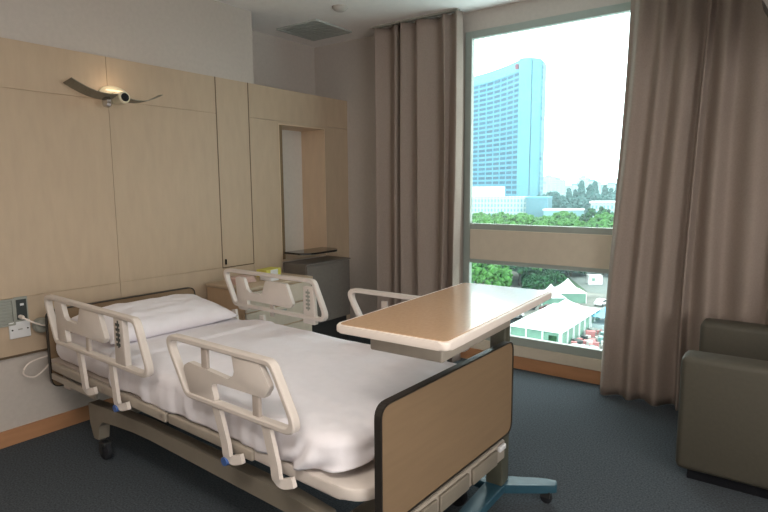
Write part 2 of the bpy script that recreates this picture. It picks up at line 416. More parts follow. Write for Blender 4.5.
# ---------------------------------------------------------------- sockets by the bed
X0 = XW
sp = thing('socket_panel', 'grey bedside service panel with louvred grille, beyond the white socket plate', 'wall panel', (X0, 1.15, .745))
MB().ring(rrect(-.115, -.078, .05, .068, .006, 2), rrect(-.105, -.068, .04, .058, .004, 2), 'x', 0, .012).build('frame', M['greyplate'], sp)
MB().box(0, -.105, -.068, .004, .04, .058).build('backing', M['greyplate'], sp)
for i in range(7): MB().box(.003, -.1, -.062+i*.0172, .010, .036, -.052+i*.0172).build('louvre', M['greyplate'], sp)
ds = thing('data_socket', 'charcoal socket plate with grey surround holding a plugged cord', 'socket', (X0, 1.232, .748))
MB().box(0, -.034, -.068, .010, .034, .07, bevel=.003).build('surround', M['greyplate'], ds)
MB().box(.010, -.024, -.054, .014, .026, .056, bevel=.001).build('face', M['navyplate'], ds)
MB().box(.014, -.006, .022, .016, .012, .034).build('label', M['white'], ds)
MB().lathe([(.011, 0), (.011, .03), (.006, .045)], (.014, -.01, -.038), 'x', 14).build('plug', M['cream'], ds, True)
ws = thing('wall_socket', 'white square blank socket plate with two screws on panel edge', 'socket', (X0, 1.218, .640))
MB().box(0, -.052, -.048, .010, .052, .046, bevel=.003).build('plate', M['white'], ws)
for yy in (-.038, .038): MB().lathe([(.004, 0), (.004, .002)], (.010, yy, 0), 'x', 10).build('screw', M['black'], ws)
MB().box(.010, -.01, -.003, .011, .012, .003).build('marking', M['greyplate'], ws)
def wave(pts, n=8):
    out = []; P = [Vector(p_) for p_ in pts]; P = [P[0]]+P+[P[-1]]
    for i in range(1, len(P)-2):
        for k in range(n):
            t_ = k/n; a, b_, c_, d = P[i-1:i+3]
            out.append(.5*((2*b_)+(-a+c_)*t_+(2*a-5*b_+4*c_-d)*t_*t_+(-a+3*b_-3*c_+d)*t_**3))
    out.append(P[-2]); return out
o = MB().tube(wave([(X0+.062, 1.222, .708), (X0+.08, 1.25, .685), (X0+.075, 1.30, .655), (X0+.062, 1.345, .63), (X0+.04, 1.365, .52), (X0+.035, 1.34, .42), (X0+.04, 1.26, .365), (X0+.05, 1.20, .40), (X0+.055, 1.235, .455), (X0+.045, 1.36, .47)]), .0045, 8).build('power_cord', M['cream'], smooth=True)
tag(o, 'pale cord looping from the charcoal socket down behind the bed head', 'cord')
o = MB().lathe([(.018, 0), (.040, .006), (.044, .03), (.036, .05), (.014, .056)], (X0+.0, 1.318, .645), 'x', 20).build('wall_buffer', M['greyplate'], smooth=True)
tag(o, 'round grey knob on the wall beside the headboard', 'knob')

# ---------------------------------------------------------------- the bed
BO, BTH = (-3.27, 1.745, 0), R(-1.8)
bed = thing('hospital_bed', 'adjustable hospital bed with beige side rails and wood-look end boards', 'bed', BO, BTH)
def endboard(name, x, y0, y1, z0, z1, th, rr):
    o = MB().prism(rrect(y0+.005, z0+.005, y1-.005, z1-.005, rr), 'x', x-th/2+.003, x+th/2-.003).build(name, M['oak'], bed)
    e = MB().ring(rrect(y0, z0, y1, z1, rr+.004), rrect(y0+.006, z0+.006, y1-.006, z1-.006, rr-.003), 'x', x-th/2, x+th/2).build('edge_trim', M['trim'], o)
    return o
endboard('headboard', .0, -.432, .497, .295, .738, .024, .05)
endboard('footboard', 2.34, -.426, .466, .366, .765, .026, .045)
# deck and frame
dk = MB()
dk.box(.05, -.44, .455, 2.0, .46, .475)
dk.build('mattress_deck', M['plastic2'], bed)
# foot pan with rounded corners
pan = fillet([(1.78, -.452), (2.305, -.452), (2.305, .472), (1.78, .472)], [0, .13, .13, 0], 8)
pn = MB().prism(pan, 'z', .435, .478, bevel=.008).build('foot_pan', M['plastic'], bed, True)
for s_, y in ((-1, -.455), (1, .455)):
    a, b_ = (y-.012, y+.012)
    m = MB(); m.box(.12, a, .432, 1.24, b_, .475, bevel=.006); m.box(1.262, a, .437, 1.80, b_, .478, bevel=.006)
    rl = m.build('side_beam', M['bedsteel'], bed, True)
    for xx in (1.21, .70): MB().lathe([(.013, 0), (.013, .006), (.007, .008)], (xx, y-.012 if s_ < 0 else y+.012, .455), 'y', 16).build('end_cap', M['plastic2'], rl, True)
    m = MB(); m.box(.10, y-.008, .378, .60, y+.008, .41, bevel=.003); m.build('lower_beam', M['bedsteel'], bed, True)
MB().box(.06, -.36, .33, .14, .38, .43, bevel=.01).build('head_crossbar', M['bedsteel'], bed, True)
MB().box(.16, -.43, .33, .24, -.37, .43, bevel=.008).build('head_bracket', M['plastic2'], bed, True)
MB().box(.5, -.2, .3, 1.6, .2, .43, bevel=.01).build('motor_box', M['darksteel'], bed)
# base
for y in (-.385, .385):
    pts = [(.40, .305), (.52, .312), (.66, .322), (.95, .335), (1.9, .335), (2.10, .32), (2.18, .20), (2.18, .13), (2.12, .13), (2.08, .22), (1.98, .262), (1.0, .27), (.85, .265), (.68, .25), (.55, .235), (.505, .20), (.495, .12), (.44, .12), (.41, .2)]
    MB().prism(fillet(pts, .012, 2), 'y', y-.028, y+.028, bevel=.004).build('base_beam', M['basesteel'], bed)
MB().box(.43, -.357, .2, .50, .357, .27, bevel=.006).build('base_crossbar', M['bedsteel'], bed)
MB().box(2.09, -.357, .2, 2.16, .357, .27, bevel=.006).build('base_crossbar', M['bedsteel'], bed)
for x in (.47, 2.14):
    for y in (-.372, .372):
        c_ = MB(); c_.lathe([(.014, .075), (.014, .13)], (x-.02, y, 0)).box(x-.03, y-.022, .075, x+.03, y+.022, .095, bevel=.006)
        c_.box(x-.012, y-.026, .035, x+.012, y-.021, .09).box(x-.012, y+.021, .035, x+.012, y+.026, .09)
        co = c_.build('caster', M['darksteel'], bed)
        MB().lathe([(.042, -.016), (.05, -.010), (.05, .010), (.042, .016)], (x, y, .05), 'y').build('wheel', M['rubber'], co, True)
# foot control panel under the footboard
fp = MB().box(2.26, -.40, .262, 2.345, .42, .345, bevel=.008).build('foot_crossmember', M['bedsteel'], bed, True)
for y0, y1 in ((-.34, -.12), (-.10, .10), (.13, .33)):
    MB().box(2.345, y0, .272, 2.357, y1, .335, bevel=.004).build('control_plate', M['basesteel'], fp, True)
MB().box(2.345, .345, .318, 2.36, .40, .34, bevel=.004).build('release_lever', M['white'], fp, True)

# side rails
def ribbon(m, pts, w_, th):
    pts = [Vector(p_) for p_ in pts]; rows = []; n = len(pts)
    for i, p_ in enumerate(pts):
        d = pts[min(i+1, n-1)]-pts[max(i-1, 0)]; d.y = 0; d.normalize(); q = Vector((-d.z, 0, d.x)); ww = w_*(1 if i < n*.5 else .85)
        rows.append([m.bm.verts.new(p_+q*a*ww/2+Vector((0, b_*th/2, 0))) for a, b_ in ((-1, -1), (1, -1), (1, 1), (-1, 1))])
    for a, b_ in zip(rows[:-1], rows[1:]):
        for k in range(4): m.bm.faces.new((a[k], a[(k+1) % 4], b_[(k+1) % 4], b_[k]))
    m.bm.faces.new(rows[0][::-1]); m.bm.faces.new(rows[-1]); bmesh.ops.recalc_face_normals(m.bm, faces=m.bm.faces[:])
def rail(y, xo, L, kind, side):
    # L: corner points in (x, z)
    y0, y1 = y-.016, y+.016
    rads = [.035]*len(L)
    m = MB(); m.ring(fillet(L, .05, 7), fillet(inset(L, .021), .034, 7), 'y', y0, y1)
    ro = m.build('side_rail', M['plastic'], bed, True)
    md = ro.modifiers.new('soft', 'BEVEL'); md.width = .005; md.segments = 2; md.limit_method = 'ANGLE'; md.angle_limit = R(50)
    g0, g1 = y-.011, y+.011
    if kind == 'head':
        S = [(xo+.155, .648), (xo+.255, .648), (xo+.245, .70), (xo+.235, .715), (xo+.35, .715), (xo+.63, .712), (xo+.655, .735), (xo+.60, .85), (xo+.42, .85), (xo+.385, .765), (xo+.27, .765), (xo+.245, .78), (xo+.215, .85), (xo+.135, .85)]
        posts = [(xo+.45, xo+.48, .64, .715)]
    else:
        S = [(xo+.165, .636), (xo+.325, .636), (xo+.30, .70), (xo+.335, .712), (xo+.555, .716), (xo+.595, .718), (xo+.622, .757), (xo+.562, .845), (xo+.425, .845), (xo+.44, .765), (xo+.40, .742), (xo+.165, .757), (xo+.125, .735)]
        posts = [(xo+.525, xo+.56, .636, .72), (xo+.24, xo+.275, .75, .836)]
    if side > 0: S = S[:]
    go = MB().prism(fillet(S, .014, 4), 'y', g0, g1, bevel=.003).build('grip', M['plastic'], ro, True)
    for a, b_, z0, z1 in posts: MB().box(a, y-.007, z0, b_, y+.007, z1, bevel=.003).build('post', M['plastic2'], ro, True)
    if kind == 'head':
        MB().prism(fillet([(xo+.74, .642), (xo+.835, .642), (xo+.82, .856), (xo+.745, .856)], .01, 2), 'y', y-.013, y+.013, bevel=.003).build('control_post', M['plastic'], ro, True)
        cpan = MB()
        for k in range(5):
            cpan.box(xo+.768, y-.0165, .728+k*.022, xo+.80, y-.0145, .740+k*.022)
        cpan.box(xo+.781, y-.0155, .72, xo+.787, y-.0125, .84)
        cpan.build('buttons', M['greyplate' if side > 0 else 'navyplate'], ro)
    # legs to the side beam, with hooked feet
    lx = [(xo+.36, xo+.40), (xo+.68, xo+.71)] if kind == 'head' else [(xo+.31, xo+.37), (xo+.585, xo+.635)]
    if side > 0 and kind == 'head': lx = [(xo+.10, xo+.135), (xo+.37, xo+.40)]
    yo = y-side*0.0
    for i, (a, b_) in enumerate(lx):
        m = MB(); wdt = .017
        P1 = wave([(a, yo, .635), (b_-.01, yo, .50), (b_, yo, .45), (b_+.018, yo-side*.01, .434), (b_+.058, yo-side*.02, .446)], 6)
        ribbon(m, P1, .040, .016)
        lo = m.build('leg', M['plastic'], ro, True)
        md = lo.modifiers.new('soft', 'BEVEL'); md.width = .004; md.segments = 2; md.limit_method = 'ANGLE'; md.angle_limit = R(50)
        if (kind == 'head' and i == 1) or (kind == 'foot' and i == 0):
            MB().lathe([(.0, -.0), (.016, 0), (.019, .02), (.014, .034), (0, .036)], (b_-.012, yo+side*.012, .425), 'y', 14).build('release_knob', M['bluecap'], ro, True)
    return ro
LH = [(.205, .868), (1.12, .862), (1.235, .625), (.335, .625)]
LH = [(.20, .868), (1.128, .868), (1.232, .625), (.318, .625)]
LF = [(1.333, .846), (1.975, .852), (2.105, .622), (1.475, .618)]
rail(-.50, .20, LH, 'head', -1)
rail(-.50, 1.34, LF, 'foot', -1)
rail(.50, .33, [(x+.125, z+.026) for x, z in [(.20, .868), (1.03, .872), (1.14, .642), (.318, .638)]], 'head', 1)
rail(.50, 1.385, [(x+.045, z+.034) for x, z in LF], 'foot', 1)

# mattress, sheet and pillow
def pad(name, x0, x1, y0, y1, ztop, zbot, rr, edge, seed, wr, mt, side_bulge=.012, rows_top=34, N=300, open_bottom=False, crown=.008):
    # rounded rectangle slab with soft edges and creased surface
    bm = bmesh.new(); base = rrect(x0+edge, y0+edge, x1-edge, y1-edge, max(rr-edge, .005), 8)
    # resample evenly
    P = [Vector(p_) for p_ in base]; L = [0]
    for i in range(len(P)): L.append(L[-1]+(P[(i+1) % len(P)]-P[i]).length)
    B = []
    for k in range(N):
        d = L[-1]*k/N; i = max(j for j in range(len(P)) if L[j] <= d)
        t_ = (d-L[i])/max(L[i+1]-L[i], 1e-9); B.append(P[i].lerp(P[(i+1) % len(P)], t_))
    cx, cy = (x0+x1)/2, (y0+y1)/2
    Nn = []
    for k in range(N):
        d = (B[(k+2) % N]-B[k-2]).normalized(); Nn.append(Vector((d.y, -d.x)))
    rings = []
    hl, hw = (x1-x0)/2, (y1-y0)/2
    def zt(x, y):
        n_ = wr*(noise.noise((x*5, y*5, seed))*.6+noise.noise((x*2+y*3, y*9, seed+3))*.5+noise.noise((x*16, y*11, seed+9))*.25)
        if open_bottom: n_ += .007*max(0, min(1, (x-1.85)/.3))*max(0, min(1, (-y+.05)/.3))*noise.noise((x*26+y*8, y*20, 4)) + .004*noise.noise((x*3+y*14, y*2, 7))
        if open_bottom: n_ += .010*max(0, min(1, (.86-x)/.02))
        return ztop + n_ + crown*(1-((x-cx)/hl)**2)*(1-((y-cy)/hw)**2)
    for i in range(rows_top):
        f_ = (i+1)/rows_top; rings.append([bm.verts.new((cx+(b_.x-cx)*f_, cy+(b_.y-cy)*f_, zt(cx+(b_.x-cx)*f_, cy+(b_.y-cy)*f_))) for b_ in B])
    ns = 16; H_ = ztop-zbot
    for i in range(1, ns+1):
        ring = []
        for k, (b_, n_) in enumerate(zip(B, Nn)):
            if i <= 5:
                a = i/5*math.pi/2; off = edge*math.sin(a); dz = edge*(1-math.cos(a)); 
            else:
                q = (i-5)/(ns-5); off = edge + side_bulge*math.sin(q*math.pi) - (.012*q if not open_bottom else 0); dz = edge+(H_-edge)*q
            z0_ = zt(b_.x, b_.y)
            fr_ = max(0, (i-3)/(ns-3))
            wv = wr*1.6*(noise.noise((b_.x*9, b_.y*9, dz*5+seed)) + .6*noise.noise((b_.x*22, b_.y*22, dz*3+seed)))*min(1, i/5)
            cx_, cy_ = b_.x+n_.x*(off+wv), b_.y+n_.y*(off+wv)
            zz = z0_-dz if i <= 5 else (z0_-edge)*(1-q)+zbot*q
            if open_bottom:
                lift = max(0, (b_.x-1.98)/.2)**1.5; zz += fr_*(.014*noise.noise((b_.x*6, b_.y*6, seed+1)) + .035*min(1.3, lift))
                cr_ = max(0, 1-abs(b_.x-2.08)/.18)*fr_; wq = math.sin(b_.x*62+dz*48+3*noise.noise((b_.x*9, b_.y*9, dz*12))); cx_ += n_.x*.024*cr_*wq; cy_ += n_.y*.024*cr_*wq
            ring.append(bm.verts.new((cx_, cy_, zz)))
        rings.append(ring)
    for a, b_ in zip(rings[:-1], rings[1:]):
        for k in range(N): bm.faces.new((a[k], b_[k], b_[(k+1) % N], a[(k+1) % N]))
    bm.faces.new(rings[0])
    if not open_bottom: bm.faces.new(rings[-1][::-1])
    bmesh.ops.recalc_face_normals(bm, faces=bm.faces[:])
    me = bpy.data.meshes.new(name); bm.to_mesh(me); bm.free(); me.materials.append(mt)
    for p_ in me.polygons: p_.use_smooth = True
    o = bpy.data.objects.new(name, me); C.objects.link(o)
    o.location = BO; o.rotation_euler = (0, 0, BTH)
    return o
o = pad('mattress', .035, 2.15, -.425, .455, .600, .4795, .10, .03, 2, .003, M['sheet'])
tag(o, 'thin mattress in a fitted white sheet, seen at the pillow end', 'mattress')
o = pad('bed_sheet', .62, 2.225, -.452, .478, .614, .483, .17, .04, 5, .0085, M['sheet'], side_bulge=.006, N=420, rows_top=60, open_bottom=True)
md = o.modifiers.new('thickness', 'SOLIDIFY'); md.thickness = .003; md.offset = 1
tag(o, 'rumpled white top sheet spread over the mattress and tucked at the foot', 'sheet')

def pillow():
    bm = bmesh.new(); n = 60; m = 44; a, b_ = .235, .39
    def sq(t_): return math.copysign(abs(t_)**.72, t_)
    grid = {}
    for sgn in (1, -1):
        for i in range(n+1):
            for j in range(m+1):
                u = -1+2*i/n; v = -1+2*j/m
                if sgn < 0 and (i in (0, n) or j in (0, m)): grid[(sgn, i, j)] = grid[(1, i, j)]; continue
                e = (max(0, 1-u**4)**.55)*(max(0, 1-v**4)**.55)
                x = a*v*(1-.07*(1-abs(u)**2)*abs(v)**3); y = b_*u*(1-.06*(1-abs(v)**2)*abs(u)**3)
                h = .075*e*(1 + .15*noise.noise((x*8, y*8, 3.3)) + .10*noise.noise((x*20, y*14, 9)))
                z = h if sgn > 0 else -h*.62
                grid[(sgn, i, j)] = bm.verts.new((x, y, z))
    for sgn in (1, -1):
        for i in range(n):
            for j in range(m):
                q = [grid[(sgn, i, j)], grid[(sgn, i+1, j)], grid[(sgn, i+1, j+1)], grid[(sgn, i, j+1)]]
                bm.faces.new(q if sgn < 0 else q[::-1])
    bmesh.ops.recalc_face_normals(bm, faces=bm.faces[:])
    me = bpy.data.meshes.new('pillow'); bm.to_mesh(me); bm.free(); me.materials.append(M['pillow'])
    for p_ in me.polygons: p_.use_smooth = True
    o = bpy.data.objects.new('pillow', me); C.objects.link(o); return o
o = pillow(); bc, bs = math.cos(BTH), math.sin(BTH)
def bedpt(x, y, z): return (BO[0]+x*bc-y*bs, BO[1]+x*bs+y*bc, z)
o.location = bedpt(.34, .035, .660); o.rotation_euler = (0, R(8), BTH)
tag(o, 'plump white pillow lying at the head of the bed', 'pillow')

# ---------------------------------------------------------------- overbed table
tb = thing('overbed_table', 'wheeled overbed table with wood-look top standing across the bed foot', 'table', (-.99, 2.19, 0), R(1.9))
# table spans x -1.205..-.785, y 1.36..2.29 at z .96
tt = MB().prism(rrect(-.197, -.885, .212, .045, .028), 'z', .942, .967, bevel=.006).build('tabletop', M['cream'], tb, True)
MB().prism(rrect(-.185, -.873, .200, .033, .020), 'z', .9665, .9692).build('laminate_inlay', M['table_lam'], tt)
ud = MB().box(-.125, -.79, .872, .145, -.25, .941, bevel=.008).build('under_tray', M['bedsteel'], tb, True)
MB().box(-.02, -.245, .905, .035, .03, .941, bevel=.004).build('support_arm', M['darksteel'], tb)
MB().box(-.035, -.03, .48, .035, .03, .941, bevel=.006).build('inner_column', M['olive'], tb, True)
MB().box(-.040, -.038, .09, .036, .038, .60, bevel=.006).build('outer_column', M['olive'], tb, True)
bb = MB()
bb.prism(fillet([(-.045, .05), (-.03, -.62), (.03, -.62), (.045, .05)], .01, 2), 'z', .055, .092, bevel=.005)
bb.prism(fillet([(-.30, .0), (-.28, -.02), (0, -.05), (.19, .075), (.235, .105), (.22, .15), (.17, .135), (0, .05), (-.26, .04)], .01, 2), 'z', .0551, .093, bevel=.005)
bb.prism(fillet([(-.17, -.64), (.17, -.64), (.17, -.59), (-.17, -.59)], .01, 2), 'z', .0552, .0915, bevel=.005)
bb.build('base', M['teal'], tb, True)
for x, y in ((-.26, .01), (.19, .10), (-.14, -.615), (.14, -.615)):
    c_ = MB().box(x-.02, y-.016, .03, x+.02, y-.011, .06).box(x-.02, y+.011, .03, x+.02, y+.016, .06).box(x-.02, y-.016, .049, x+.02, y+.016, .056).build('caster', M['darksteel'], tb)
    MB().lathe([(.022, -.009), (.026, -.006), (.026, .006), (.022, .009)], (x, y, .026), 'y', 18).build('wheel', M['rubber'], c_, True)

# ---------------------------------------------------------------- bedside cabinet and grey box behind the bed
cb = thing('bedside_cabinet', 'bedside cabinet with pale drawers beyond the far bed rail', 'cabinet', (-3.155, 2.745, 0))
MB().box(-.205, -.325, .04, .19, .325, .70).build('body', M['cab_side'], cb)
MB().box(-.21, -.335, .70, .212, .335, .725, bevel=.006).build('top', M['maple'], cb, True)
MB().box(-.18, -.30, 0, .16, .30, .04).build('plinth', M['darksteel'], cb)
for z0, z1 in ((.555, .69), (.405, .545), (.055, .395)):
    d = MB().box(.19, -.318, z0, .206, .318, z1, bevel=.003).build('drawer' if z0 > .1 else 'door', M['cab_front'], cb)
    MB().box(.206, -.05, (z1-.035), .216, .05, z1-.022, bevel=.003).build('handle', M['greyplate'], d)
gb = thing('storage_box', 'dark grey low cupboard under the glass shelf by the corner', 'cupboard', (-3.235, 3.44, 0))
MB().box(-.13, -.265, .28, .12, .275, .775, bevel=.004).build('body', M['boxgrey'], gb)
MB().box(-.13, -.27, .775, .135, .28, .788, bevel=.003).build('top', M['boxgrey'], gb)
MB().box(-.13, -.255, 0, .09, .265, .28).build('base', M['darksteel'], gb)
d = MB().box(.12, -.26, .285, .132, .27, .770, bevel=.003).build('door', M['boxgrey'], gb)

bx = thing('yellow_box', 'yellow cardboard box on the bedside cabinet', 'box', (-3.24, 2.90, .726), R(8))
MB().box(-.05, -.085, 0, .05, .085, .055, bevel=.002).build('carton', M['yellow'], bx)
MB().box(.0505, -.04, .006, .052, .045, .05).build('label', M['white'], bx)
cl = MB()
for i in range(4): cl.box(-.06, -.10, .0+i*.011, .06, .08-i*.006, .0105+i*.011, rz=R(i*2-3), bevel=.004)
o = cl.build('folded_towel', M['redcloth'], smooth=True); o.location = (-3.17, 2.585, .7255)
tag(o, 'small stack of folded pinkish cloths on the bedside cabinet near the pillow', 'towel')
o = MB().box(-.06, -.04, 0, .06, .04, .04, bevel=.004).build('tissue_box', M['white'], loc=(-3.08, 2.76, .7255))
tag(o, 'small white box at the front of the bedside cabinet between cloths and yellow box', 'box')

# ---------------------------------------------------------------- armchair
ac = thing('armchair', 'boxy olive brown armchair facing the bed in front of the right curtain', 'armchair', (.048, 3.25, 0))
def cush(name, a, mt, bev=.03):
    return MB().box(*a, bevel=bev).build(name, mt, ac, True)
cush('arm', (-.43, -.40, .055, .45, -.24, .610), M['chair'])
cush('arm', (-.43, .24, .055, .45, .40, .642), M['chair'])
cush('seat_base', (-.41, -.238, .075, .40, .238, .26), M['chair'], .015)
cush('seat_cushion', (-.42, -.236, .262, .24, .236, .42), M['chair'], .04)
cush('backrest', (.25, -.236, .262, .44, .236, .80), M['chair'], .05)
MB().box(-.38, -.35, 0, .40, .35, .0545).build('plinth', M['black'], ac)

# ---------------------------------------------------------------- television hung top right
tv = thing('television', 'dark television case hanging at the upper right edge', 'television', (.13, 2.9, 2.30))
pts = fillet([(-.27, .28), (-.31, -.10), (-.20, -.30), (.28, -.30), (.32, .28)], .04, 4)
MB().prism(pts, 'y', -.02, .30, bevel=.012).build('case', M['black'], tv, True)
MB().ring(fillet([(-.28, .285), (-.318, -.10), (-.205, -.308), (.285, -.308), (.33, .285)], .04, 4), fillet([(-.26, .265), (-.298, -.10), (-.19, -.288), (.27, -.288), (.31, .265)], .035, 4), 'y', -.035, -.02).build('bezel', M['boxgrey'], tv, True)
MB().box(-.2, -.026, -.2, .22, -.021, .2).build('screen', M['glassblack'], tv)
MB().box(-.03, .12, .28, .03, .18, ZC-2.30).build('ceiling_mount', M['darksteel'], tv)

exec_outside = True
# ---------------------------------------------------------------- the city outside (ground 25 m below the floor)
GZ = -25.0
def fmat(name, rgb, scale, dark, brick_w, brick_h, mortar, win):
    m = bpy.data.materials.new(name); m.use_nodes = True; nt = m.node_tree; b = nt.nodes['Principled BSDF']
    t = nt.nodes.new('ShaderNodeUVMap'); br = nt.nodes.new('ShaderNodeTexBrick')
    br.offset = 0; br.inputs['Scale'].default_value = 1; br.inputs['Brick Width'].default_value = brick_w; br.inputs['Row Height'].default_value = brick_h
    br.inputs['Mortar Size'].default_value = mortar; br.inputs['Mortar Smooth'].default_value = .1
    br.inputs['Color1'].default_value = lin(win) + (1,); br.inputs['Color2'].default_value = lin(dark) + (1,); br.inputs['Mortar'].default_value = lin(rgb) + (1,)
    nt.links.new(t.outputs[0], br.inputs[0]); nt.links.new(br.outputs[0], b.inputs['Base Color']); b.inputs['Roughness'].default_value = .5
    b.inputs['Specular IOR Level'].default_value = .2
    return m
def walls(name, plan, z0, z1s, m, parent):
    bm = bmesh.new(); uv = bm.loops.layers.uv.new('UVMap'); n = len(plan)
    lo = [bm.verts.new((x, y, z0)) for x, y in plan]; hi = [bm.verts.new((x, y, z)) for (x, y), z in zip(plan, z1s)]
    d = 0
    for i in range(n):
        j = (i+1) % n; l_ = math.dist(plan[i], plan[j]); f_ = bm.faces.new((lo[i], lo[j], hi[j], hi[i]))
        for lp, u, v in zip(f_.loops, (d, d+l_, d+l_, d), (0, 0, z1s[j]-z0, z1s[i]-z0)): lp[uv].uv = (u, v)
        d += l_
    bm.faces.new(hi); bm.faces.new(lo[::-1])
    bmesh.ops.recalc_face_normals(bm, faces=bm.faces[:])
    me = bpy.data.meshes.new(name); bm.to_mesh(me); bm.free(); me.materials.append(m)
    o = bpy.data.objects.new(name, me); C.objects.link(o); o.parent = parent; return o
struct(MB().box(-2500, 30, GZ-1, 1500, 3500, GZ).build('ground', mat('grass_ground', (58, 84, 56), .95, .25, .05)))
M['pave'] = mat('pale_paving', (104, 106, 100), .9, .3, .25)
M['asphalt'] = mat('road_asphalt', (96, 104, 100), .9, .1, .2)
struct(MB().prism([(-80, 70), (-15, 70), (-15, 140), (-40, 140), (-62, 165), (-100, 150)], 'z', GZ, GZ+.05).build('pavement', M['pave']))
struct(MB().prism([(-58, 172), (-20, 190), (-15, 140), (-40, 140)], 'z', GZ, GZ+.06).build('road', M['asphalt']))

# tower
M['tower'] = fmat('tower_windows', (70, 134, 158), 1, (14, 62, 92), 9, 3.4, .75, (24, 78, 108))
M['towerplain'] = mat('tower_pale_panel', (84, 146, 166), .6, .02, .05)
M['towerside'] = fmat('tower_side', (80, 140, 160), 1, (30, 76, 98), 7, 3.3, .5, (78, 136, 150))
tw = thing('tower_building', 'tall curved cyan glass tower block rising beyond the trees', 'building')
arc = []
A = Vector((-151.9, 360.0)); B_ = Vector((-243, 402)); 
for k in range(13):
    t_ = k/12; p_ = A.lerp(B_, t_); nrm = Vector((-(B_-A).y, (B_-A).x)).normalized()
    if nrm.y < 0: nrm = -nrm
    arc.append(tuple(p_ + nrm*8.0*math.sin(math.pi*t_)))
plan = arc + [(-250, 424), (-158, 392)]
walls('facade', plan, GZ, [83.5]*len(plan), M['tower'], tw)
walls('crown', [(x*1.0, y-.4) for x, y in plan], 77, [83.9]*len(plan), M['towerplain'], tw)
walls('end_slab', [(-151.9, 357.6), (-144.3, 359.6), (-148, 392), (-153.0, 392)], GZ, [84.4]*4, M['towerplain'], tw)
walls('end_slab', [(-143.9, 360.4), (-140.3, 366.2), (-145, 388), (-147.5, 390)], GZ, [84.2]*4, M['towerplain'], tw)
walls('balcony_stack', [(-140.2, 366.4), (-139.5, 367.6), (-142, 380), (-144.5, 387)], GZ, [83]*4, M['towerside'], tw)
MB().box(-154.6, 357.4, 77.8, -152.6, 358.6, 81.0).build('rooftop_sign', mat('red_sign', (110, 30, 56), .5), tw)
# podium
M['pod'] = fmat('podium_windows', (168, 184, 186), 1, (96, 146, 160), 1.7, 2.5, .5, (110, 156, 168))
pd = thing('podium_building', 'long white low building with window rows at the foot of the tower', 'building')
walls('wall', [(-185, 245), (-112.5, 281), (-118, 296), (-190, 262)], GZ, [-4.2]*4, M['pod'], pd)
walls('roof_block', [(-180, 252), (-125.5, 279.5), (-130, 290), (-182, 264)], -4.2, [1.2]*4, M['white'], pd)
o2 = thing('annex_building', 'cyan-grey block beside the podium with a flat roof', 'building')
walls('wall', [(-111.8, 276), (-102.6, 281.5), (-106, 298), (-116, 290)], GZ, [-5.0]*4, mat('annex_wall', (86, 128, 142), .7, .03, .1), o2)
walls('roof', [(-112.2, 275.7), (-102.3, 281.2), (-106, 298.5), (-116.4, 290)], -5.0, [-4.2]*4, M['towerplain'], o2)
o2 = thing('low_building', 'pale long low shed behind the bright treetops', 'building')
walls('wall', [(-101, 272), (-84, 281), (-86, 288), (-103, 280)], GZ, [-10.8]*4, mat('shed_wall', (128, 168, 176), .7, .03, .1), o2)
walls('roof', [(-101.4, 271.6), (-83.5, 281), (-86, 288.5), (-103.6, 280)], -10.8, [-10.2]*4, M['white'], o2)
o2 = thing('white_hut', 'small white flat-roofed house on the right among the far trees', 'building')
walls('wall', [(-77.5, 270), (-60, 276), (-62, 284), (-79, 278)], GZ, [-6.8]*4, M['pod'], o2)
walls('roof', [(-78, 269.5), (-59.5, 275.5), (-62, 285), (-79.5, 279)], -6.8, [-6.0]*4, M['white'], o2)
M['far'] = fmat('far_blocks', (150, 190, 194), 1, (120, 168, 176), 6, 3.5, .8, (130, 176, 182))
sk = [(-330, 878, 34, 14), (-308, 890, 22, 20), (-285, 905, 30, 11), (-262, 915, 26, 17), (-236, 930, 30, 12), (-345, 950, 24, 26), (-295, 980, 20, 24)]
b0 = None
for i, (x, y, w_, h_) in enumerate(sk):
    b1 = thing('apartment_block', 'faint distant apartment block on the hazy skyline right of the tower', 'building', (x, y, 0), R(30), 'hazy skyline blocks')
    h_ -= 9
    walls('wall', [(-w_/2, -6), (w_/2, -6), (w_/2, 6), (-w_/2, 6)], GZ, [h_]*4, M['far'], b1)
    MB().box(-w_/5, -3, h_, w_/6, 3, h_+3).build('roof_room', M['towerplain'], b1)

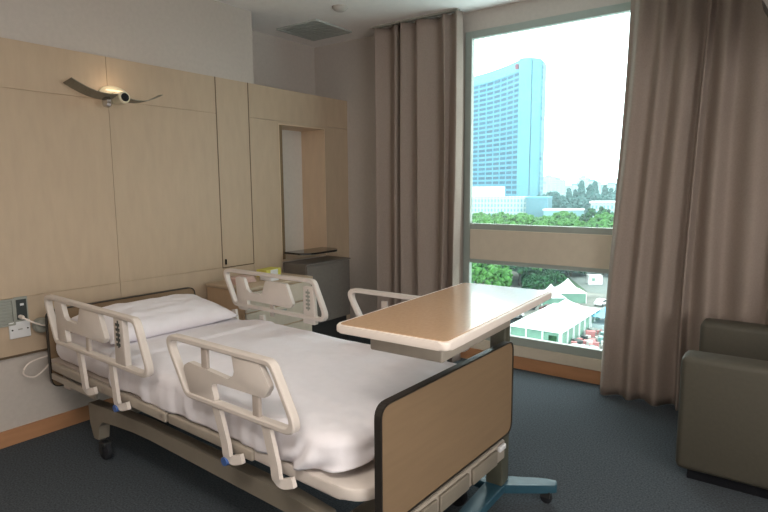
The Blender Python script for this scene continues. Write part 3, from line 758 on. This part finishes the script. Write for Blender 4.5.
# trees
def leafmat(name, rgb, am=.35): return mat(name, rgb, .8, am, .9, spec=.1)
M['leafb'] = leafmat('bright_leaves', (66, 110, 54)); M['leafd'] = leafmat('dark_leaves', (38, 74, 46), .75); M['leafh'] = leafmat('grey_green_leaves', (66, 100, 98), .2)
M['bark'] = mat('bark', (70, 62, 52), .9, .2, 2)
def make_tree(name, label, group, lm, seed, rad, h, hc, n, clump, tall=False):
    rnd = random.Random(seed); root = thing(name, label, 'tree', (0, 0, GZ), 0, group)
    m = MB()
    for k in range(n):
        if tall:
            z = rnd.uniform(.18, 1.0); rr = rad*(1.05-z)*rnd.uniform(.3, 1); a = rnd.uniform(0, 6.28); p_ = (rr*math.cos(a), rr*math.sin(a), h*z)
        else:
            th_ = rnd.uniform(0, 6.28); ph = math.acos(rnd.uniform(-.35, 1)); q = rnd.uniform(.72, 1.0)
            p_ = (rad*q*math.sin(ph)*math.cos(th_), rad*q*math.sin(ph)*math.sin(th_), hc+(h-hc)*q*math.cos(ph))
        s_ = clump*rnd.uniform(.55, 1.35)
        mx = Matrix.Translation(p_) @ Matrix.Rotation(rnd.uniform(0, 6.28), 4, Vector((rnd.random(), rnd.random(), rnd.random()+.1)).normalized()) @ Matrix.Diagonal((s_, s_*.8, s_*(1.5 if tall else .55), 1))
        bmesh.ops.create_icosphere(m.bm, subdivisions=1, radius=1, matrix=mx)
    for v in m.bm.verts: v.co += Vector((noise.noise(v.co*1.7), noise.noise(v.co*1.7+Vector((9, 0, 0))), noise.noise(v.co*1.7+Vector((0, 9, 0)))))*clump*.6
    m.build('crown', lm, root)
    t_ = MB().tube([(0, 0, 0), (.2, .1, hc*.5), (0, 0, h*.75)], [.45, .35, .15], 8)
    for k in range(4):
        a = k*1.6+seed; t_.tube([(.1, .05, hc*.5), (rad*.5*math.cos(a), rad*.5*math.sin(a), hc*.95)], [.2, .08], 6)
    t_.build('trunk', M['bark'], root)
    return root
tb1 = make_tree('leafy_tree', 'bright green rounded tree in the belt of trees before the podium', 'bright trees before the podium', M['leafb'], 1, 8.0, 13.8, 7.5, 320, .95)
tb2 = make_tree('dark_tree', 'dark green spreading tree just below the window rail, left of the tents', 'dark trees left of the tents', M['leafd'], 2, 6.0, 10.5, 5.5, 260, .8)
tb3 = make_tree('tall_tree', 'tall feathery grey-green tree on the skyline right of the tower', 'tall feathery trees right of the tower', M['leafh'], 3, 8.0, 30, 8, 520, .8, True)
def scatter(root, spots, rs):
    rnd = random.Random(rs); first = True
    for x, y, s_ in spots:
        a = rnd.uniform(0, 6.28)
        if first: root.location = (x, y, GZ); root.rotation_euler = (0, 0, a); root.scale = (s_, s_, s_*rnd.uniform(.95, 1.05)); first = False
        else: dup(root, (x, y, GZ), a, scale=(s_, s_, s_*rnd.uniform(.95, 1.05)))
rnd = random.Random(4)
def beltline(p0, p1, n, js, jit=2.0, s0=.9, s1=1.15):
    out = []
    for k in range(n):
        t_ = k/(n-1); out.append((p0[0]+(p1[0]-p0[0])*t_+rnd.uniform(-jit, jit), p0[1]+(p1[1]-p0[1])*t_+rnd.uniform(-jit, jit), rnd.uniform(s0, s1)))
    return out
spots = beltline((-150, 160), (-112, 176), 4, 0) + beltline((-170, 185), (-130, 205), 4, 0) + beltline((-185, 215), (-142, 232), 4, 0) + beltline((-100, 180), (-45, 210), 7, 0) + beltline((-112, 200), (-50, 228), 8, 1) + beltline((-125, 222), (-58, 246), 8, 2) + beltline((-138, 238), (-66, 262), 9, 3, s0=.85, s1=1.0)
scatter(tb1, spots, 5)
spots = beltline((-96, 112), (-80, 124), 3, 1, 1) + beltline((-70, 122), (-50, 158), 6, 1, 2) + beltline((-62, 172), (-42, 186), 5, 1, 1) + beltline((-74, 188), (-50, 200), 5, 1, 1) + beltline((-78, 132), (-52, 168), 6, 1, 2) + beltline((-92, 150), (-62, 182), 6, 1, 2)
spots = [s_ for s_ in spots if not (s_[1] < 168 and s_[0]/s_[1] > -.325)]
scatter(tb2, spots, 6)
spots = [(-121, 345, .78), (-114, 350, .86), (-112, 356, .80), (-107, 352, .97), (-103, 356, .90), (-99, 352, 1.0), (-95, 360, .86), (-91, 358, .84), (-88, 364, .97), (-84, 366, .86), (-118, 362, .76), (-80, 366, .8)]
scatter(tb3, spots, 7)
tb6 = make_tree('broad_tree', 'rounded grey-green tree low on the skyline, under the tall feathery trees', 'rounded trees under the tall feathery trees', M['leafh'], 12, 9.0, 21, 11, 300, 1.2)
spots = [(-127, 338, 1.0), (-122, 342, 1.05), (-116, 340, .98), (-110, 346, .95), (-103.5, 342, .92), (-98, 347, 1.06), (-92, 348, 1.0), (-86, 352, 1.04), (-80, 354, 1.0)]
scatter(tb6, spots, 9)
sh0 = make_tree('shrub', 'rounded dark shrub along the road edge behind the peaked tents and cabin', 'shrubs along the road edge', M['leafd'], 21, 3.6, 5.2, 2.2, 200, .6)
scatter(sh0, [(-61, 158, 1.1), (-56.5, 161, 1), (-52, 163, 1.15), (-48.3, 166, 1.05), (-44, 169, 1.1), (-40, 171, 1), (-36, 173, 1.1), (-55, 142, .9), (-51, 144, .85), (-47.5, 139, .8), (-51, 133, .85), (-58, 150, 1.0)], 31)
tb7 = dup(tb1, (-53.5, 109, GZ), 2.0, 'bright green tree nearest the left curtain in the lower pane, beside the table corner', scale=(.78, .78, .80)); del tb7['group']
tb8 = dup(tb1, (-58, 140, GZ), 1.0, 'second bright green tree in the lower pane, behind the one nearest the left curtain', scale=(.85, .85, .85)); del tb8['group']
tb4 = make_tree('bushy_tree', 'dark rounded tree beside the white hut at the right', None, M['leafd'], 8, 8.5, 17, 9, 260, 1.1)
tb4.location = (-65.5, 240, GZ); tb4['label'] = 'large dark rounded tree before the white house, near the right curtain'
tb5 = dup(tb4, (-57.5, 246, GZ), 1.2, 'smaller dark rounded tree at the edge of the right curtain', scale=(.8, .8, .88))

# tents
M['canvas'] = mat('white_canvas', (190, 196, 192), .7, .02, .5)
M['tentside'] = mat('clear_tent_side', (104, 140, 124), .4, .15, .8)
def peak_roof(m, x0, y0, x1, y1, ze, zp, px_, py_, n=6):
    b = m.bm; rings = []
    for i in range(n+1):
        t_ = i/n; k = 1-t_; z = ze+(zp-ze)*(t_**1.7)
        L_ = []
        for (ax, ay), (bx_, by_) in (((x0, y0), (x1, y0)), ((x1, y0), (x1, y1)), ((x1, y1), (x0, y1)), ((x0, y1), (x0, y0))):
            for q in range(4):
                X = ax+(bx_-ax)*q/4; Y = ay+(by_-ay)*q/4; L_.append(b.verts.new((px_+(X-px_)*k+(.001*q if k == 0 else 0), py_+(Y-py_)*k, z)))
        rings.append(L_)
    for a, c_ in zip(rings[:-1], rings[1:]):
        for q in range(16): b.faces.new((a[q], a[(q+1) % 16], c_[(q+1) % 16], c_[q]))
    b.faces.new(rings[0][::-1]); b.faces.new(rings[-1])
    return m
mq = thing('marquee_tent', 'largest white marquee with glazed sides in front of the peaked tents', 'tent', (0, 0, GZ))
m = MB(); peak_roof(m, -37.6, 86.0, -28.4, 108.5, 3.1, 6.1, -32.3, 99.5)
m.build('roof', M['canvas'], mq)
m = MB(); m.box(-37.3, 86.3, .05, -28.7, 108.2, 3.1); m.build('side_wall', M['tentside'], mq)
m = MB()
for k in range(8): m.box(-28.70, 86.4+k*3.08, .05, -28.5, 86.6+k*3.08, 3.1)
for k in range(4): m.box(-37.3+k*2.8, 86.1, .05, -37.1+k*2.8, 86.3, 3.1)
m.build('frame_posts', M['white'], mq)
MB().box(-30.6, 86.18, .05, -29.3, 86.28, 2.5).build('door', M['leafd'], mq)
pg = thing('peaked_tent', '', 'tent', (-42.2, 119.6, GZ), R(35))
m = MB(); peak_roof(m, -2.7, -2.7, 2.7, 2.7, 2.2, 5.0, 0, 0); m.build('roof', M['canvas'], pg)
MB().box(-2.5, -2.5, .05, 2.5, 2.5, 2.2).build('side_wall', M['tentside'], pg)
m = MB()
for a in (-2.62, 2.5):
    for b_ in (-2.62, 2.5): m.box(a, b_, .05, a+.12, b_+.12, 2.2)
m.build('frame_posts', M['white'], pg)
pg['label'] = 'white peaked tent, left one of the pair behind the marquee'
dup(pg, (-41.0, 127.2, GZ), R(32), 'white peaked tent, taller right one of the pair behind the marquee', scale=(1.3, 1.3, 1.05))
cbn = thing('site_cabin', 'small white box cabin by the road before the trees', 'cabin', (-42.2, 153, GZ), R(33))
cbn.scale = (.82, .82, .82)
MB().box(-2.2, -1.3, .06, 2.2, 1.3, 2.9, bevel=.05).build('body', M['white'], cbn)
MB().box(-2.35, -1.45, 2.9, 2.35, 1.45, 3.05).build('roof', M['greyplate'], cbn)
MB().box(-1.2, -1.33, 1.2, -.2, -1.29, 2.2).build('window', M['tentside'], cbn)
bt = thing('blue_tent', 'small blue canopy stall right of the marquee by the curtain', 'tent', (-26.8, 108, GZ))
m = MB(); peak_roof(m, -2, -5, 3, 5, 2.6, 4.2, 0, 0); m.build('canopy', mat('blue_canvas', (96, 160, 190), .7, .1, .5), bt)
m = MB()
for a in (-1.9, 2.8):
    for b_ in (-4.9, 0, 4.8): m.box(a, b_, .05, a+.1, b_+.1, 2.6)
m.build('frame_posts', M['white'], bt)
MB().box(-1.8, -4.8, .05, 2.7, 4.7, 1.2).build('counter', M['pod'], bt)

# parked vehicles
def make_car(paint, label):
    c_ = thing('car', label, 'car', (0, 0, GZ+.06), 0)
    prof = fillet([(-2.1, .35), (-2.1, .8), (-1.5, .9), (-.9, 1.4), (.6, 1.42), (1.2, .95), (2.0, .82), (2.12, .35)], .12, 3)
    MB().prism(prof, 'y', -.82, .82, bevel=.08).build('body', paint, c_, True)
    MB().prism([(-1.35, .93), (-.85, 1.33), (.55, 1.35), (1.02, .95)], 'y', -.835, .835).build('windows', M['glassblack'], c_)
    for x in (-1.3, 1.3):
        for y in (-.78, .78): MB().lathe([(.3, -.1), (.32, 0), (.3, .1)], (x, y, .32), 'y', 14).build('wheel', M['rubber'], c_)
    return c_
pd_ = mat('dark_red_paint', (84, 34, 36), .3); pk = mat('dark_paint', (36, 40, 44), .3); pw = mat('white_paint', (214, 218, 218), .3)
specs = [(pk, 'dark car parked left of the marquee, nearest the window', -41.9, 99.5, 40), (pw, 'white car parked left of the marquee behind the dark car', -44.5, 104.5, 38), (pk, 'dark car parked between the marquee and the left peaked tent', -44.6, 112, 70),
         (pd_, 'dark red car in front of the left peaked tent', -40.2, 113.5, 10), (pd_, 'dark red car behind the marquee peak, beside the taller peaked tent', -36.2, 118, 20), (pw, 'white car on the paving right of the peaked tents', -33.0, 126, 80), (pk, 'dark car on the paving right of the peaked tents', -30.5, 131, 75), (pw, 'white car farther along the road beyond the tents', -33.5, 146, 60)]
cars = {}
for pm, lb, x, y, a in specs:
    if pm.name not in cars: cars[pm.name] = make_car(pm, lb); c_ = cars[pm.name]; c_.location = (x, y, GZ+.06); c_.rotation_euler = (0, 0, R(a))
    else: dup(cars[pm.name], (x, y, GZ+.06), R(a), lb)
# heaps of crates in the yard right of the marquee
cc = [mat('crate_white', (200, 200, 196), .7), mat('crate_teal', (96, 130, 128), .7), mat('crate_red', (170, 110, 110), .7), mat('crate_grey', (130, 134, 130), .7), mat('crate_dark', (60, 66, 66), .7)]
cn = ['white', 'teal', 'pinkish red', 'grey', 'dark']
protos = []
for k in range(110):
    i = k % 5; x = rnd.uniform(-27.9, -19); y = rnd.uniform(84.5, 101.5); s_ = rnd.uniform(.6, 1.4); a = rnd.uniform(0, 3.1)
    lb = '%s crate lying in the cluttered yard right of the marquee' % cn[i]; gp = '%s crates in the yard' % cn[i]
    if len(protos) <= i:
        c_ = thing('crate', lb, 'crate', (x, y, GZ+.05), a, gp)
        MB().box(-.6, -.4, 0, .6, .4, .6).build('body', cc[i], c_); MB().box(-.64, -.44, .6, .64, .44, .68).build('lid', cc[i], c_)
        protos.append(c_)
    else: dup(protos[i], (x, y, GZ+.05), a, scale=(s_, s_, rnd.uniform(.5, 1.5)))

# light haze over the city
hz = MB().box(-900, 60, GZ+.2, 500, 1100, 160).build('haze', None if False else M['white'])
hm = bpy.data.materials.new('haze_air'); hm.use_nodes = True; nt = hm.node_tree; nt.nodes.clear()
ho = nt.nodes.new('ShaderNodeOutputMaterial'); hv = nt.nodes.new('ShaderNodeVolumeScatter')
hv.inputs['Color'].default_value = (.72, .93, 1.0, 1); hv.inputs['Density'].default_value = .00042
nt.links.new(hv.outputs[0], ho.inputs['Volume']); hz.data.materials.clear(); hz.data.materials.append(hm)
tag(hz, 'thin humid haze hanging over the city outside', 'haze', kind='stuff')
